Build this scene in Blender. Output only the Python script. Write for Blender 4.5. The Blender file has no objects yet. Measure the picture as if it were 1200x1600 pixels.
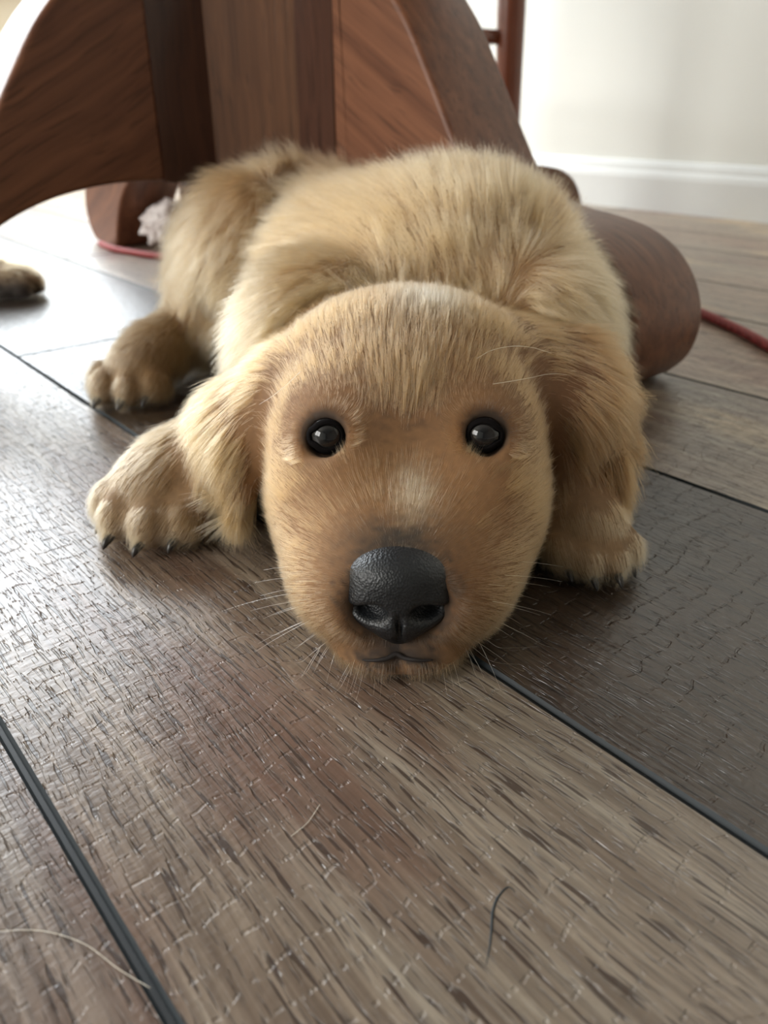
import bpy, bmesh, math, random
import numpy as np
from mathutils import Vector, Matrix, kdtree

# ------------------------------------------------------------------ camera
sc = bpy.context.scene
COL = sc.collection
CAM_H, PITCH, FPX = 0.16, math.radians(28.0), 1200.0     # pixel frame 1200 x 1600
cam_data = bpy.data.cameras.new('camera')
cam_data.sensor_fit = 'VERTICAL'
cam_data.sensor_height = 36.0
cam_data.lens = 36.0 * FPX / 1600.0
cam_data.clip_start = 0.01
cam_data.dof.use_dof = True
cam_data.dof.focus_distance = 0.245
cam_data.dof.aperture_fstop = 12.0
cam = bpy.data.objects.new('camera', cam_data)
cam.location = (0, 0, CAM_H)
cam.rotation_euler = (math.pi / 2 - PITCH, 0, 0)
COL.objects.link(cam)
sc.camera = cam

# ------------------------------------------------------------------ light
sc.view_settings.view_transform = 'Standard'
sc.view_settings.look = 'None'
sc.view_settings.gamma = 1.0
sc.view_settings.use_curve_mapping = False
sc.view_settings.exposure = 0.06

AZ = math.radians(40.8)
U = Vector((-math.sin(AZ), math.cos(AZ), 0))      # along the planks
N = Vector((math.cos(AZ), math.sin(AZ), 0))       # across the planks, towards the near wall
RZ = math.atan2(U.y, U.x)                         # object x axis along U -> object y axis along -N
W_R, W_L, W_B, W_F, CEIL = 1.257, -2.7, 2.7, -2.3, 2.45     # wall planes in (N, N, U, U) and ceiling height


def un(u, n, z=0.0):
    return Vector((U.x * u + N.x * n, U.y * u + N.y * n, z))


world = bpy.data.worlds.new('world')
sc.world = world
world.use_nodes = True
world.node_tree.nodes['Background'].inputs[0].default_value = (0.80, 0.90, 1.0, 1)
world.node_tree.nodes['Background'].inputs[1].default_value = 1.0


def area(name, loc, target, sx, sy, power, color):
    d = bpy.data.lights.new(name, 'AREA')
    d.shape = 'RECTANGLE'
    d.size, d.size_y, d.energy, d.color = sx, sy, power, color
    o = bpy.data.objects.new(name, d)
    o.location = loc
    o.rotation_euler = (Vector(target) - Vector(loc)).to_track_quat('-Z', 'Y').to_euler()
    COL.objects.link(o)
    return o


# daylight just outside each window opening (openings are cut in the walls below)
WIN1 = dict(c=0.08, w=2.3, z0=0.47, z1=2.15)      # in wall_back, centre along N
WIN2 = dict(c=0.95, w=1.9, z0=0.6, z1=2.1)       # in wall_left, centre along U
p = un(W_B + 0.16, WIN1['c'], (WIN1['z0'] + WIN1['z1']) / 2)
area('daylight_window_back', p, p - U, WIN1['w'], WIN1['z1'] - WIN1['z0'], 150, (0.90, 0.96, 1.0))
p = un(WIN2['c'], W_L - 0.16, (WIN2['z0'] + WIN2['z1']) / 2)
area('daylight_window_left', p, p + N, WIN2['w'], WIN2['z1'] - WIN2['z0'], 100, (1.0, 0.97, 0.92))

# light-path limits keep the fur quick to render
sc.cycles.max_bounces = 7
sc.cycles.diffuse_bounces = 3
sc.cycles.glossy_bounces = 4
sc.cycles.transmission_bounces = 6
sc.cycles.transparent_max_bounces = 4

# ------------------------------------------------------------------ helpers


def ray(px, py):
    dx, dy = (px - 600) / FPX, (800 - py) / FPX
    return Vector((dx, math.cos(PITCH) + math.sin(PITCH) * dy, -math.sin(PITCH) + math.cos(PITCH) * dy))


def at_z(px, py, z=0.0):
    r = ray(px, py)
    return Vector((0, 0, CAM_H)) + r * ((z - CAM_H) / r.z)


def at_y(px, py, y):
    r = ray(px, py)
    return Vector((0, 0, CAM_H)) + r * (y / r.y)


def link_mesh(name, verts, faces, mat=None, parent=None, smooth=False):
    me = bpy.data.meshes.new(name)
    me.from_pydata([tuple(v) for v in verts], [], [tuple(f) for f in faces])
    me.update()
    return link_me(name, me, mat, parent, smooth)


def link_me(name, me, mat=None, parent=None, smooth=False):
    if smooth:
        me.polygons.foreach_set('use_smooth', [True] * len(me.polygons))
    o = bpy.data.objects.new(name, me)
    if mat and not me.materials:
        me.materials.append(mat)
    COL.objects.link(o)
    if parent:
        o.parent = parent
    return o


def link_bm(name, bm, mat=None, parent=None, smooth=False):
    bmesh.ops.recalc_face_normals(bm, faces=bm.faces)
    me = bpy.data.meshes.new(name)
    bm.to_mesh(me)
    bm.free()
    return link_me(name, me, mat, parent, smooth)


def empty(name, loc, rz=0.0):
    o = bpy.data.objects.new(name, None)
    o.location = loc
    o.rotation_euler = (0, 0, rz)
    o.empty_display_size = 0.05
    COL.objects.link(o)
    return o


def tag(o, label=None, cat=None, group=None, kind=None):
    for k, v in (('label', label), ('category', cat), ('group', group), ('kind', kind)):
        if v:
            o[k] = v
    return o


def bm_box(bm, lo, hi, bevel=0.0, seg=2):
    r = bmesh.ops.create_cube(bm, size=1.0)
    vs = r['verts']
    for v in vs:
        v.co = Vector([lo[i] + (v.co[i] + 0.5) * (hi[i] - lo[i]) for i in range(3)])
    if bevel:
        es = list({e for v in vs for e in v.link_edges})
        bmesh.ops.bevel(bm, geom=es, offset=bevel, segments=seg, affect='EDGES', profile=0.5)


def box(name, lo, hi, mat, parent=None, bevel=0.0, smooth=False):
    bm = bmesh.new()
    bm_box(bm, lo, hi, bevel)
    return link_bm(name, bm, mat, parent, smooth)


def catmull(pts, n=6, closed=False):
    pts = [Vector(p) for p in pts]
    out = []
    m = len(pts)
    for i in range(m if closed else m - 1):
        if closed:
            a, b, c, d = pts[i - 1], pts[i], pts[(i + 1) % m], pts[(i + 2) % m]
        else:
            a, b, c, d = pts[max(i - 1, 0)], pts[i], pts[i + 1], pts[min(i + 2, m - 1)]
        for k in range(n):
            t = k / n
            out.append(0.5 * ((2 * b) + (c - a) * t + (2 * a - 5 * b + 4 * c - d) * t * t + (3 * b - a - 3 * c + d) * t ** 3))
    if not closed:
        out.append(pts[-1])
    return out


def tube_mesh(pts, radii, seg=10, caps=True):
    """verts, faces of a tube along pts"""
    pts = [Vector(p) for p in pts]
    V, F = [], []
    up = Vector((0, 0, 1))
    prev = None
    for i, p in enumerate(pts):
        t = (pts[min(i + 1, len(pts) - 1)] - pts[max(i - 1, 0)]).normalized()
        if prev is None:
            a = t.cross(up)
            if a.length < 1e-3:
                a = t.cross(Vector((1, 0, 0)))
            a.normalize()
        else:
            a = (prev - t * prev.dot(t)).normalized()
        prev = a
        b = t.cross(a)
        r = radii[i] if hasattr(radii, '__len__') else radii
        for k in range(seg):
            an = 2 * math.pi * k / seg
            V.append(p + (a * math.cos(an) + b * math.sin(an)) * r)
    for i in range(len(pts) - 1):
        for k in range(seg):
            k2 = (k + 1) % seg
            F.append((i * seg + k, i * seg + k2, (i + 1) * seg + k2, (i + 1) * seg + k))
    if caps:
        F.append(tuple(range(seg))[::-1])
        F.append(tuple((len(pts) - 1) * seg + k for k in range(seg)))
    return V, F


# ------------------------------------------------------------------ materials
class NT:
    def __init__(self, name):
        self.m = bpy.data.materials.new(name)
        self.m.use_nodes = True
        self.t = self.m.node_tree
        self.t.nodes.clear()
        self.out = self.t.nodes.new('ShaderNodeOutputMaterial')

    def n(self, kind, **inp):
        nd = self.t.nodes.new('ShaderNode' + kind)
        for k, v in inp.items():
            if k in ('op', 'blend'):
                if k == 'op':
                    nd.operation = v
                else:
                    nd.blend_type = v
            else:
                self.set(nd, k, v)
        return nd

    def set(self, nd, key, v):
        s = nd.inputs[int(key[1:])] if (key[0] == 'i' and key[1:].isdigit()) else nd.inputs[key.replace('_', ' ')]
        if isinstance(v, bpy.types.NodeSocket):
            self.t.links.new(v, s)
        elif isinstance(v, bpy.types.Node):
            self.t.links.new(v.outputs[0], s)
        else:
            s.default_value = v

    def math(self, op, a, b=0.0, clamp=False):
        nd = self.n('Math', op=op, i0=a, i1=b)
        nd.use_clamp = clamp
        return nd.outputs[0]

    def mix(self, fac, a, b, blend='MIX'):
        nd = self.t.nodes.new('ShaderNodeMix')
        nd.data_type = 'RGBA'
        nd.blend_type = blend
        for idx, v in ((0, fac), (6, a), (7, b)):
            if isinstance(v, bpy.types.NodeSocket):
                self.t.links.new(v, nd.inputs[idx])
            else:
                nd.inputs[idx].default_value = v if not isinstance(v, tuple) or len(v) == 4 else (*v, 1)
        return nd.outputs[2]

    def ramp(self, fac, stops):
        nd = self.t.nodes.new('ShaderNodeValToRGB')
        self.t.links.new(fac, nd.inputs[0])
        el = nd.color_ramp.elements
        while len(el) < len(stops):
            el.new(0.5)
        for e, (p, c) in zip(el, stops):
            e.position = p
            e.color = c if len(c) == 4 else (*c, 1)
        return nd.outputs[0]

    def step(self, v, lo, hi):
        nd = self.t.nodes.new('ShaderNodeMapRange')
        nd.interpolation_type = 'SMOOTHSTEP'
        self.t.links.new(v, nd.inputs[0])
        nd.inputs[1].default_value, nd.inputs[2].default_value = lo, hi
        return nd.outputs[0]

    def noise(self, vec, scale=1.0, detail=2.0, rough=0.5, dist=0.0):
        nd = self.n('TexNoise', Vector=vec, Scale=scale, Detail=detail, Roughness=rough, Distortion=dist)
        return nd.outputs[0]

    def done(self, shader):
        self.t.links.new(shader.outputs[0], self.out.inputs[0])
        return self.m


def plain(name, col, rough=0.5, spec=0.5, coat=0.0, var=0.12, scale=60.0):
    t = NT(name)
    tc = t.n('TexCoord')
    nz = t.noise(tc.outputs['Object'], scale, 4)
    c = t.mix(nz, tuple(x * (1 - var) for x in col), tuple(min(1, x * (1 + var)) for x in col))
    b = t.n('BsdfPrincipled', Base_Color=c, Roughness=rough)
    b.inputs['Specular IOR Level'].default_value = spec
    b.inputs['Coat Weight'].default_value = coat
    return t.done(b)


def mat_plank():
    t = NT('vinyl_plank_wood')
    tc = t.n('TexCoord')
    oi = t.n('ObjectInfo')
    rnd = oi.outputs['Random']
    off = t.n('CombineXYZ', X=t.math('MULTIPLY', rnd, 37.0), Y=t.math('MULTIPLY', rnd, 11.3), Z=t.math('MULTIPLY', rnd, 5.0))
    base = t.n('VectorMath', op='ADD', i0=tc.outputs['Object'], i1=off.outputs[0]).outputs[0]
    # slow wander of the grain
    wob = t.noise(t.n('VectorMath', op='MULTIPLY', i0=base, i1=(5.0, 11.0, 1.0)).outputs[0], 1.0, 3, 0.55)
    wob2 = t.math('MULTIPLY', t.math('SUBTRACT', wob, 0.5), 0.018)
    sx = t.n('SeparateXYZ', i0=base)
    yw = t.math('ADD', sx.outputs['Y'], wob2)
    gv = t.n('CombineXYZ', X=sx.outputs['X'], Y=yw, Z=0.0).outputs[0]

    def sc3(v, a, b):
        return t.n('VectorMath', op='MULTIPLY', i0=v, i1=(a, b, 1.0)).outputs[0]
    streak = t.noise(sc3(gv, 5.0, 120.0), 1.0, 5, 0.65)
    fine = t.noise(sc3(gv, 18.0, 620.0), 1.0, 3, 0.6)
    tone = t.noise(sc3(base, 3.2, 9.0), 1.0, 3, 0.5)
    tone2 = t.noise(sc3(base, 7.0, 22.0), 1.0, 2, 0.5)
    # pores: short dark dashes pressed into the vinyl
    pn = t.noise(sc3(gv, 62.0, 760.0), 1.0, 1.0, 0.4)
    pore = t.step(pn, 0.60, 0.65)
    pn2 = t.noise(sc3(gv, 95.0, 1500.0), 1.0, 1.0, 0.5)
    pore2 = t.step(pn2, 0.60, 0.67)
    pores = t.math('MAXIMUM', pore, t.math('MULTIPLY', pore2, 0.6))
    # crosswise saw marks: broken lines across the grain
    sw = t.noise(sc3(base, 14.0, 30.0), 1.0, 3, 0.6)
    ph = t.math('ADD', t.math('MULTIPLY', sx.outputs['X'], 690.0), t.math('MULTIPLY', sw, 14.0))
    line = t.step(t.math('SINE', ph), 0.91, 0.995)
    brk = t.step(t.noise(sc3(base, 60.0, 640.0), 1.0, 2, 0.6), 0.47, 0.60)
    zone = t.step(t.noise(sc3(base, 3.0, 6.0), 1.3, 2), 0.27, 0.46)
    sawz = t.math('MULTIPLY', t.math('MULTIPLY', line, brk), zone)
    c = t.ramp(streak, [(0.25, (0.048, 0.033, 0.024)), (0.43, (0.080, 0.056, 0.041)), (0.55, (0.114, 0.084, 0.063)), (0.72, (0.160, 0.126, 0.098))])
    grey = t.mix(t.step(tone, 0.42, 0.64), (1.0, 1.0, 1.0), (0.98, 1.12, 1.20), 'MIX')
    c = t.mix(0.8, c, grey, 'MULTIPLY')
    c = t.mix(t.math('MULTIPLY', t.step(tone2, 0.50, 0.72), 0.65), c, (0.060, 0.026, 0.017))
    c = t.mix(t.math('MULTIPLY', t.step(tone, 0.58, 0.74), 0.5), c, (0.30, 0.215, 0.12))
    c = t.mix(t.math('MULTIPLY', t.step(fine, 0.40, 0.62), 0.42), c, (0.03, 0.02, 0.015), 'MIX')
    c = t.mix(t.math('MULTIPLY', pores, 0.85), c, (0.020, 0.012, 0.009))
    bri = 1.0
    hs = t.n('HueSaturation', Value=bri, Color=c)
    h = t.math('ADD', t.math('MULTIPLY', pores, -0.9), t.math('MULTIPLY', sawz, -0.55))
    h = t.math('ADD', h, t.math('MULTIPLY', fine, 0.30))
    mic = t.noise(sc3(base, 520.0, 190.0), 1.0, 2, 0.6)
    h = t.math('ADD', h, t.math('MULTIPLY', mic, 0.26))
    bump = t.n('Bump', Strength=0.9, Distance=0.0006, Height=h)
    rough = t.math('ADD', 0.24, t.math('MULTIPLY', streak, 0.14))
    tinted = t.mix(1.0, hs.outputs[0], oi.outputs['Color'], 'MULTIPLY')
    b = t.n('BsdfPrincipled', Base_Color=tinted, Roughness=rough, Normal=bump.outputs[0])
    b.inputs['Specular IOR Level'].default_value = 0.75
    return t.done(b)


def mat_oak(name, axis, dark, light, rough=0.3, coat=0.4, scale=1.0, sway=0.02, tilt=0.0):
    """varnished oak; grain runs along the given object axis"""
    t = NT(name)
    tc = t.n('TexCoord')
    mp = t.n('Mapping', Vector=tc.outputs['Object'])
    mp.inputs['Rotation'].default_value = (0, math.radians(tilt), 0)
    o = mp.outputs[0]
    wob = t.noise(o, 9.0 * scale, 2, 0.5)
    w = t.math('MULTIPLY', t.math('SUBTRACT', wob, 0.5), sway)
    shift = t.n('VectorMath', op='ADD', i0=o, i1=t.n('CombineXYZ', X=w, Y=w, Z=w).outputs[0]).outputs[0]
    f = [150.0 * scale] * 3
    f[axis] = 2.2 * scale
    g = [420.0 * scale] * 3
    g[axis] = 14.0 * scale
    s1 = t.noise(t.n('VectorMath', op='MULTIPLY', i0=shift, i1=tuple(f)).outputs[0], 1.0, 4, 0.6)
    s2 = t.noise(t.n('VectorMath', op='MULTIPLY', i0=shift, i1=tuple(g)).outputs[0], 1.0, 2, 0.5)
    mid = tuple((a + b) / 2 for a, b in zip(dark, light))
    c = t.ramp(s1, [(0.22, tuple(x * 0.8 for x in dark)), (0.38, tuple(x * 0.75 + y * 0.25 for x, y in zip(dark, light))), (0.52, mid), (0.80, light)])
    pore = t.step(s2, 0.56, 0.68)
    c = t.mix(t.math('MULTIPLY', pore, 0.40), c, tuple(x * 0.3 for x in dark))
    bump = t.n('Bump', Strength=0.25, Distance=0.0004, Height=t.math('MULTIPLY', pore, -1.0))
    b = t.n('BsdfPrincipled', Base_Color=c, Roughness=rough, Normal=bump.outputs[0])
    b.inputs['Specular IOR Level'].default_value = 0.3
    b.inputs['Coat Weight'].default_value = coat
    b.inputs['Coat Roughness'].default_value = 0.16
    return t.done(b)


def mat_wall(name, col):
    t = NT(name)
    tc = t.n('TexCoord')
    nz = t.noise(tc.outputs['Object'], 6.0, 4)
    c = t.mix(nz, tuple(x * 0.97 for x in col), tuple(min(1, x * 1.02) for x in col))
    f = t.noise(tc.outputs['Object'], 90.0, 4, 0.6)
    bump = t.n('Bump', Strength=0.12, Distance=0.002, Height=f)
    b = t.n('BsdfPrincipled', Base_Color=c, Roughness=0.45, Normal=bump.outputs[0])
    return t.done(b)


M_PLANK = mat_plank()
M_SUB = plain('dark_groove', (0.012, 0.014, 0.016), 0.6)
M_EDGE = plain('dark_plank_bevel', (0.020, 0.026, 0.030), 0.55, 0.3)
M_WALL = mat_wall('wall_paint', (0.90, 0.90, 0.83))
M_WALL2 = mat_wall('wall_paint_beige', (0.70, 0.62, 0.48))
M_WALL3 = mat_wall('wall_paint_brown', (0.20, 0.17, 0.14))
M_TRIM = plain('white_trim_paint', (0.86, 0.87, 0.84), 0.3, var=0.02)
M_CEIL = plain('ceiling_paint', (0.42, 0.41, 0.38), 0.8, var=0.02)
M_LEG = mat_oak('table_leg_oak', 0, (0.105, 0.042, 0.024), (0.255, 0.110, 0.058), 0.42, 0.0, 0.8, 0.030, -28.0)
M_BLOCK = mat_oak('table_leg_block_oak', 2, (0.045, 0.020, 0.013), (0.10, 0.044, 0.027), 0.36, 0.3)
M_POST = mat_oak('table_column_oak', 2, (0.080, 0.035, 0.018), (0.20, 0.092, 0.044), 0.42, 0.0)
M_CHAIR = mat_oak('chair_cherry', 2, (0.12, 0.032, 0.014), (0.24, 0.075, 0.035), 0.28, 0.5, 0.7)

# ------------------------------------------------------------------ room shell
room_rz = RZ
floor = box('floor', (W_F - 0.1, -W_R - 0.1, -0.06), (W_B + 0.1, -W_L + 0.1, -0.0016), M_SUB)
floor.rotation_euler.z = room_rz
tag(floor, 'dark grey brown wood-look plank floor', kind='structure')

# plank rows: boundaries measured from the photo's seams along N
rows = [0.025, 0.152, 0.326, 0.470, 0.648, 0.775, 0.953, 1.080, 1.25]
r0 = rows[0]
alt = [0.178, 0.127, 0.152]
k = 0
while r0 > W_L:
    r0 = max(r0 - alt[k % 3], W_L)
    rows.insert(0, r0)
    k += 1
rnd = random.Random(5)
plank_cache = {}
G = 0.0007


def plank_mesh(L, Wd):
    key = (round(L, 3), round(Wd, 4))
    if key not in plank_cache:
        bm = bmesh.new()
        l, w, b = L / 2 - G, Wd / 2 - G, 0.0010
        top = [bm.verts.new((x, y, 0)) for x, y in ((-l + b, -w + b), (l - b, -w + b), (l - b, w - b), (-l + b, w - b))]
        mid = [bm.verts.new((x, y, -0.0013)) for x, y in ((-l, -w), (l, -w), (l, w), (-l, w))]
        bot = [bm.verts.new((x, y, -0.0022)) for x, y in ((-l, -w), (l, -w), (l, w), (-l, w))]
        bm.faces.new(top)
        dark = []
        for i in range(4):
            j = (i + 1) % 4
            dark += [bm.faces.new((mid[i], mid[j], top[j], top[i])), bm.faces.new((bot[i], bot[j], mid[j], mid[i]))]
        for f in dark:
            f.material_index = 1
        bmesh.ops.recalc_face_normals(bm, faces=bm.faces)
        me = bpy.data.meshes.new('plank')
        bm.to_mesh(me)
        bm.free()
        me.materials.append(M_PLANK)
        me.materials.append(M_EDGE)
        plank_cache[key] = me
    return plank_cache[key]


jp = at_z(82, 547)
J_U = jp.x * U.x + jp.y * U.y          # the end joint seen left of the hind paw
for i in range(len(rows) - 1):
    n0, n1 = rows[i], rows[i + 1]
    if n1 - n0 < 0.03:
        continue
    if abs(n0 - 0.152) < 0.002:
        cut = J_U
    elif abs(n0 - 0.025) < 0.002:
        cut = 1.05
    else:
        cut = rnd.uniform(0, 1.2)
        if 0 < n0 < 0.5:
            cut = 0.95 + 0.15 * i % 0.3
    cuts = sorted({W_F, W_B} | {c for c in [cut + 1.22 * q for q in range(-4, 5)] if W_F + 0.08 < c < W_B - 0.08})
    for a, b in zip(cuts[:-1], cuts[1:]):
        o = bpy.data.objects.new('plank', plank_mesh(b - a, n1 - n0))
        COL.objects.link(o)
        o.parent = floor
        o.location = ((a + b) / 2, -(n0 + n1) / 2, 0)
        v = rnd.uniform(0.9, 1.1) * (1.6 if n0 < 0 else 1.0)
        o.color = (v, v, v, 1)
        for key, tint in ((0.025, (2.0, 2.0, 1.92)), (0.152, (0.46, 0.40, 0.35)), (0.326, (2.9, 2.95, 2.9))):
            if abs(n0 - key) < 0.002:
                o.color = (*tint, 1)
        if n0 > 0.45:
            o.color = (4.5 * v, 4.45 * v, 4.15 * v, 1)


def wall_with_hole(name, length, h, hole, mat, thick=0.12):
    """wall in local x (along) and z; room side is local y=0, body towards +y"""
    bm = bmesh.new()
    if hole:
        x0, x1, z0, z1 = hole
        for lo, hi in (((-length / 2, 0, 0), (x0, thick, h)), ((x1, 0, 0), (length / 2, thick, h)),
                       ((x0, 0, 0), (x1, thick, z0)), ((x0, 0, z1), (x1, thick, h))):
            bm_box(bm, lo, hi)
    else:
        bm_box(bm, (-length / 2, 0, 0), (length / 2, thick, h))
    return link_bm(name, bm, mat)


def place(o, u, n, rz):
    o.location = un(u, n)
    o.rotation_euler = (0, 0, rz)


midu, midn = (W_B + W_F) / 2, (W_R + W_L) / 2
LU, LN = W_B - W_F + 0.24, W_R - W_L + 0.24
ANG_N = math.atan2(N.y, N.x)


def base_board(name, length, mat):
    prof = [(0, 0), (-0.0135, 0), (-0.0135, 0.050), (-0.012, 0.057), (-0.0085, 0.062), (-0.0075, 0.069), (-0.004, 0.075), (0, 0.077)]
    V, F = [], []
    for x in (-length / 2, length / 2):
        V += [(x, y, z) for y, z in prof]
    m = len(prof)
    for i in range(m):
        j = (i + 1) % m
        F.append((i, j, m + j, m + i))
    F += [tuple(range(m))[::-1], tuple(range(m, 2 * m))]
    bm = bmesh.new()
    vs = [bm.verts.new(v) for v in V]
    for f in F:
        bm.faces.new([vs[q] for q in f])
    return link_bm(name, bm, mat)


# local +y must point out of the room
specs = [('right', midu, W_R, ANG_N - math.pi / 2, LU, None, M_WALL),
         ('left', midu, W_L, ANG_N + math.pi / 2, LU, WIN2, M_WALL),
         ('back', W_B, midn, RZ - math.pi / 2, LN, WIN1, M_WALL2),
         ('front', W_F, midn, RZ + math.pi / 2, LN, None, M_WALL3)]
for nm, u, n, rz, ln, win, mt in specs:
    hole = None
    if win:
        if nm == 'back':        # local x = N direction
            ax = Vector((math.cos(rz), math.sin(rz), 0)).dot(N)
            cx = (win['c'] - midn) * ax
        else:
            ax = Vector((math.cos(rz), math.sin(rz), 0)).dot(U)
            cx = (win['c'] - midu) * ax
        hole = (cx - win['w'] / 2, cx + win['w'] / 2, win['z0'], win['z1'])
    w = wall_with_hole('wall_' + nm, ln, CEIL, hole, mt)
    place(w, u, n, rz)
    tag(w, {'right': 'pale off-white painted wall behind the chair', 'left': 'off-white wall with a window',
            'back': 'beige painted wall with a wide window', 'front': 'plain dark taupe wall'}[nm], kind='structure')
    bb = base_board('baseboard_' + nm, ln - 0.24, M_TRIM)
    place(bb, u, n, rz)
    tag(bb, 'white painted baseboard along the %s wall' % nm, kind='structure')
    if hole:
        x0, x1, z0, z1 = hole
        root = empty('window_' + ('1' if nm == 'back' else '2'), un(u, n), rz)
        tag(root, 'white framed window with clear panes', kind='structure')
        bm = bmesh.new()
        fw = 0.05
        for lo, hi in (((x0, 0.02, z0), (x0 + fw, 0.09, z1)), ((x1 - fw, 0.02, z0), (x1, 0.09, z1)),
                       ((x0, 0.02, z0), (x1, 0.09, z0 + fw)), ((x0, 0.02, z1 - fw), (x1, 0.09, z1)),
                       (((x0 + x1) / 2 - fw / 2, 0.02, z0), ((x0 + x1) / 2 + fw / 2, 0.09, z1))):
            bm_box(bm, lo, hi)
        link_bm('window_frame', bm, M_TRIM, root)
        box('window_sill', (x0 - 0.05, -0.05, z0 - 0.025), (x1 + 0.05, 0.02, z0), M_TRIM, root, 0.004)
ceil = box('ceiling', (W_F - 0.12, -W_R - 0.12, CEIL), (W_B + 0.12, -W_L + 0.12, CEIL + 0.1), M_CEIL)
ceil.rotation_euler.z = room_rz
tag(ceil, 'plain white ceiling', kind='structure')

# ------------------------------------------------------------------ pedestal table
TC = Vector((-0.095, 0.775, 0))
T_A = math.radians(50)
LEG_T = 0.072
table = empty('pedestal_table', TC)
tag(table, 'varnished oak pedestal table with thick curved legs, behind the golden puppy', 'table')
outer = [(0.16, 0.262), (0.190, 0.232), (0.213, 0.208), (0.232, 0.182), (0.247, 0.160), (0.262, 0.138), (0.278, 0.118),
         (0.297, 0.106), (0.320, 0.099), (0.345, 0.096), (0.370, 0.091), (0.392, 0.080), (0.408, 0.062), (0.415, 0.040),
         (0.411, 0.018), (0.399, 0.004)]
head = [(0.132, 0.42), (0.134, 0.36), (0.142, 0.30)]
bottom = [(0.385, 0.0), (0.338, 0.0), (0.328, 0.006), (0.322, 0.020), (0.310, 0.040), (0.290, 0.064), (0.263, 0.082), (0.234, 0.0945), (0.204, 0.102),
          (0.170, 0.106), (0.132, 0.106)]
prof = catmull([(*q, 0) for q in head + outer], 4) + catmull([(*q, 0) for q in bottom], 4)
prof = [(q.x, q.y) for q in prof]


def extrude_profile(poly, t, bevel=0.0035):
    bm = bmesh.new()
    a = [bm.verts.new((x, -t / 2, z)) for x, z in poly]
    b = [bm.verts.new((x, t / 2, z)) for x, z in poly]
    m = len(poly)
    fa = bm.faces.new(a[::-1])
    fb = bm.faces.new(b)
    for i in range(m):
        j = (i + 1) % m
        f = bm.faces.new((a[i], a[j], b[j], b[i]))
        f.smooth = True
    bmesh.ops.recalc_face_normals(bm, faces=bm.faces)
    es = [e for e in bm.edges if (fa in e.link_faces or fb in e.link_faces)]
    if bevel:
        bmesh.ops.bevel(bm, geom=es, offset=bevel, segments=3, affect='EDGES', profile=0.5)
    me = bpy.data.meshes.new('leg')
    bm.to_mesh(me)
    bm.free()
    return me


leg_me = extrude_profile(prof, LEG_T)
leg_me.materials.append(M_LEG)
blk = [(0.084, 0.420), (0.1325, 0.420), (0.1325, 0.106), (0.125, 0.104), (0.084, 0.104)]
blk_me = extrude_profile(blk, LEG_T + 0.0008, 0.0)
blk_me.materials.append(M_BLOCK)
for q in range(4):
    ang = -T_A + q * math.pi / 2
    lg = bpy.data.objects.new('leg', leg_me)
    COL.objects.link(lg)
    lg.parent = table
    lg.rotation_euler.z = ang
    bk = bpy.data.objects.new('leg_block', blk_me)
    COL.objects.link(bk)
    bk.parent = lg
half = LEG_T / 2
ap = 0.0865
poly = []
for q in range(4):
    ang = -T_A + q * math.pi / 2
    d = Vector((math.cos(ang), math.sin(ang)))
    e = Vector((-d.y, d.x))
    poly += [d * ap - e * half, d * ap + e * half]
bm = bmesh.new()
rings = []
for z, s in ((0.062, 0.86), (0.066, 0.95), (0.074, 1.0), (0.70, 1.0)):
    rings.append([bm.verts.new((v.x * s, v.y * s, z)) for v in poly])
bm.faces.new(rings[0][::-1])
bm.faces.new(rings[-1])
for a, b in zip(rings[:-1], rings[1:]):
    for i in range(8):
        j = (i + 1) % 8
        bm.faces.new((a[i], a[j], b[j], b[i]))
link_bm('column', bm, M_POST, table)
bm = bmesh.new()
r = bmesh.ops.create_cone(bm, cap_ends=True, segments=96, radius1=0.53, radius2=0.53, depth=0.035)
for v in r['verts']:
    v.co.z += 0.7175
bmesh.ops.bevel(bm, geom=[e for e in bm.edges if len(e.link_faces) == 2 and any(len(f.verts) > 10 for f in e.link_faces)], offset=0.008, segments=3, affect='EDGES')
link_bm('tabletop', bm, M_LEG, table)

# ------------------------------------------------------------------ dining chair behind the table
chair = empty('dining_chair', (0.162, 1.20, 0), math.atan2(-0.40, -0.917))
tag(chair, 'reddish brown wooden dining chair with round stretchers near the white baseboard', 'chair')
cw = 0.40


def chair_leg(x, y, dx, dy, top=0.43):
    pts = [(x + dx, y + dy, 0.0), (x + dx * 0.8, y + dy * 0.8, 0.10), (x + dx * 0.3, y + dy * 0.3, 0.30), (x, y, top)]
    V, F = tube_mesh(catmull(pts, 5), [0.0135 + 0.0055 * min(1, i / 9) for i in range(16)], 16)
    return link_mesh('leg', V, F, M_CHAIR, chair, True)


corners = [(0, 0), (cw, 0), (cw, -cw), (0, -cw)]
for (x, y) in corners:
    chair_leg(x, y, (x - cw / 2) * 0.05, (y + cw / 2) * 0.05)
for (a, b, z) in ((0, 1, 0.238), (1, 2, 0.20), (2, 3, 0.238), (3, 0, 0.20)):
    A, B = Vector((*corners[a], z)), Vector((*corners[b], z))
    pts = [A.lerp(B, i / 12) for i in range(13)]
    V, F = tube_mesh(pts, [0.0085 + 0.004 * math.sin(math.pi * i / 12) for i in range(13)], 12)
    link_mesh('stretcher', V, F, M_CHAIR, chair, True)
box('seat', (-0.03, -cw - 0.03, 0.425), (cw + 0.03, 0.03, 0.455), M_CHAIR, chair, 0.01)
for x in (0.0, cw):
    V, F = tube_mesh(catmull([(x, -cw, 0.44), (x, -cw - 0.02, 0.65), (x, -cw - 0.08, 0.92)], 6), 0.016, 12)
    link_mesh('back_post', V, F, M_CHAIR, chair, True)
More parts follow.
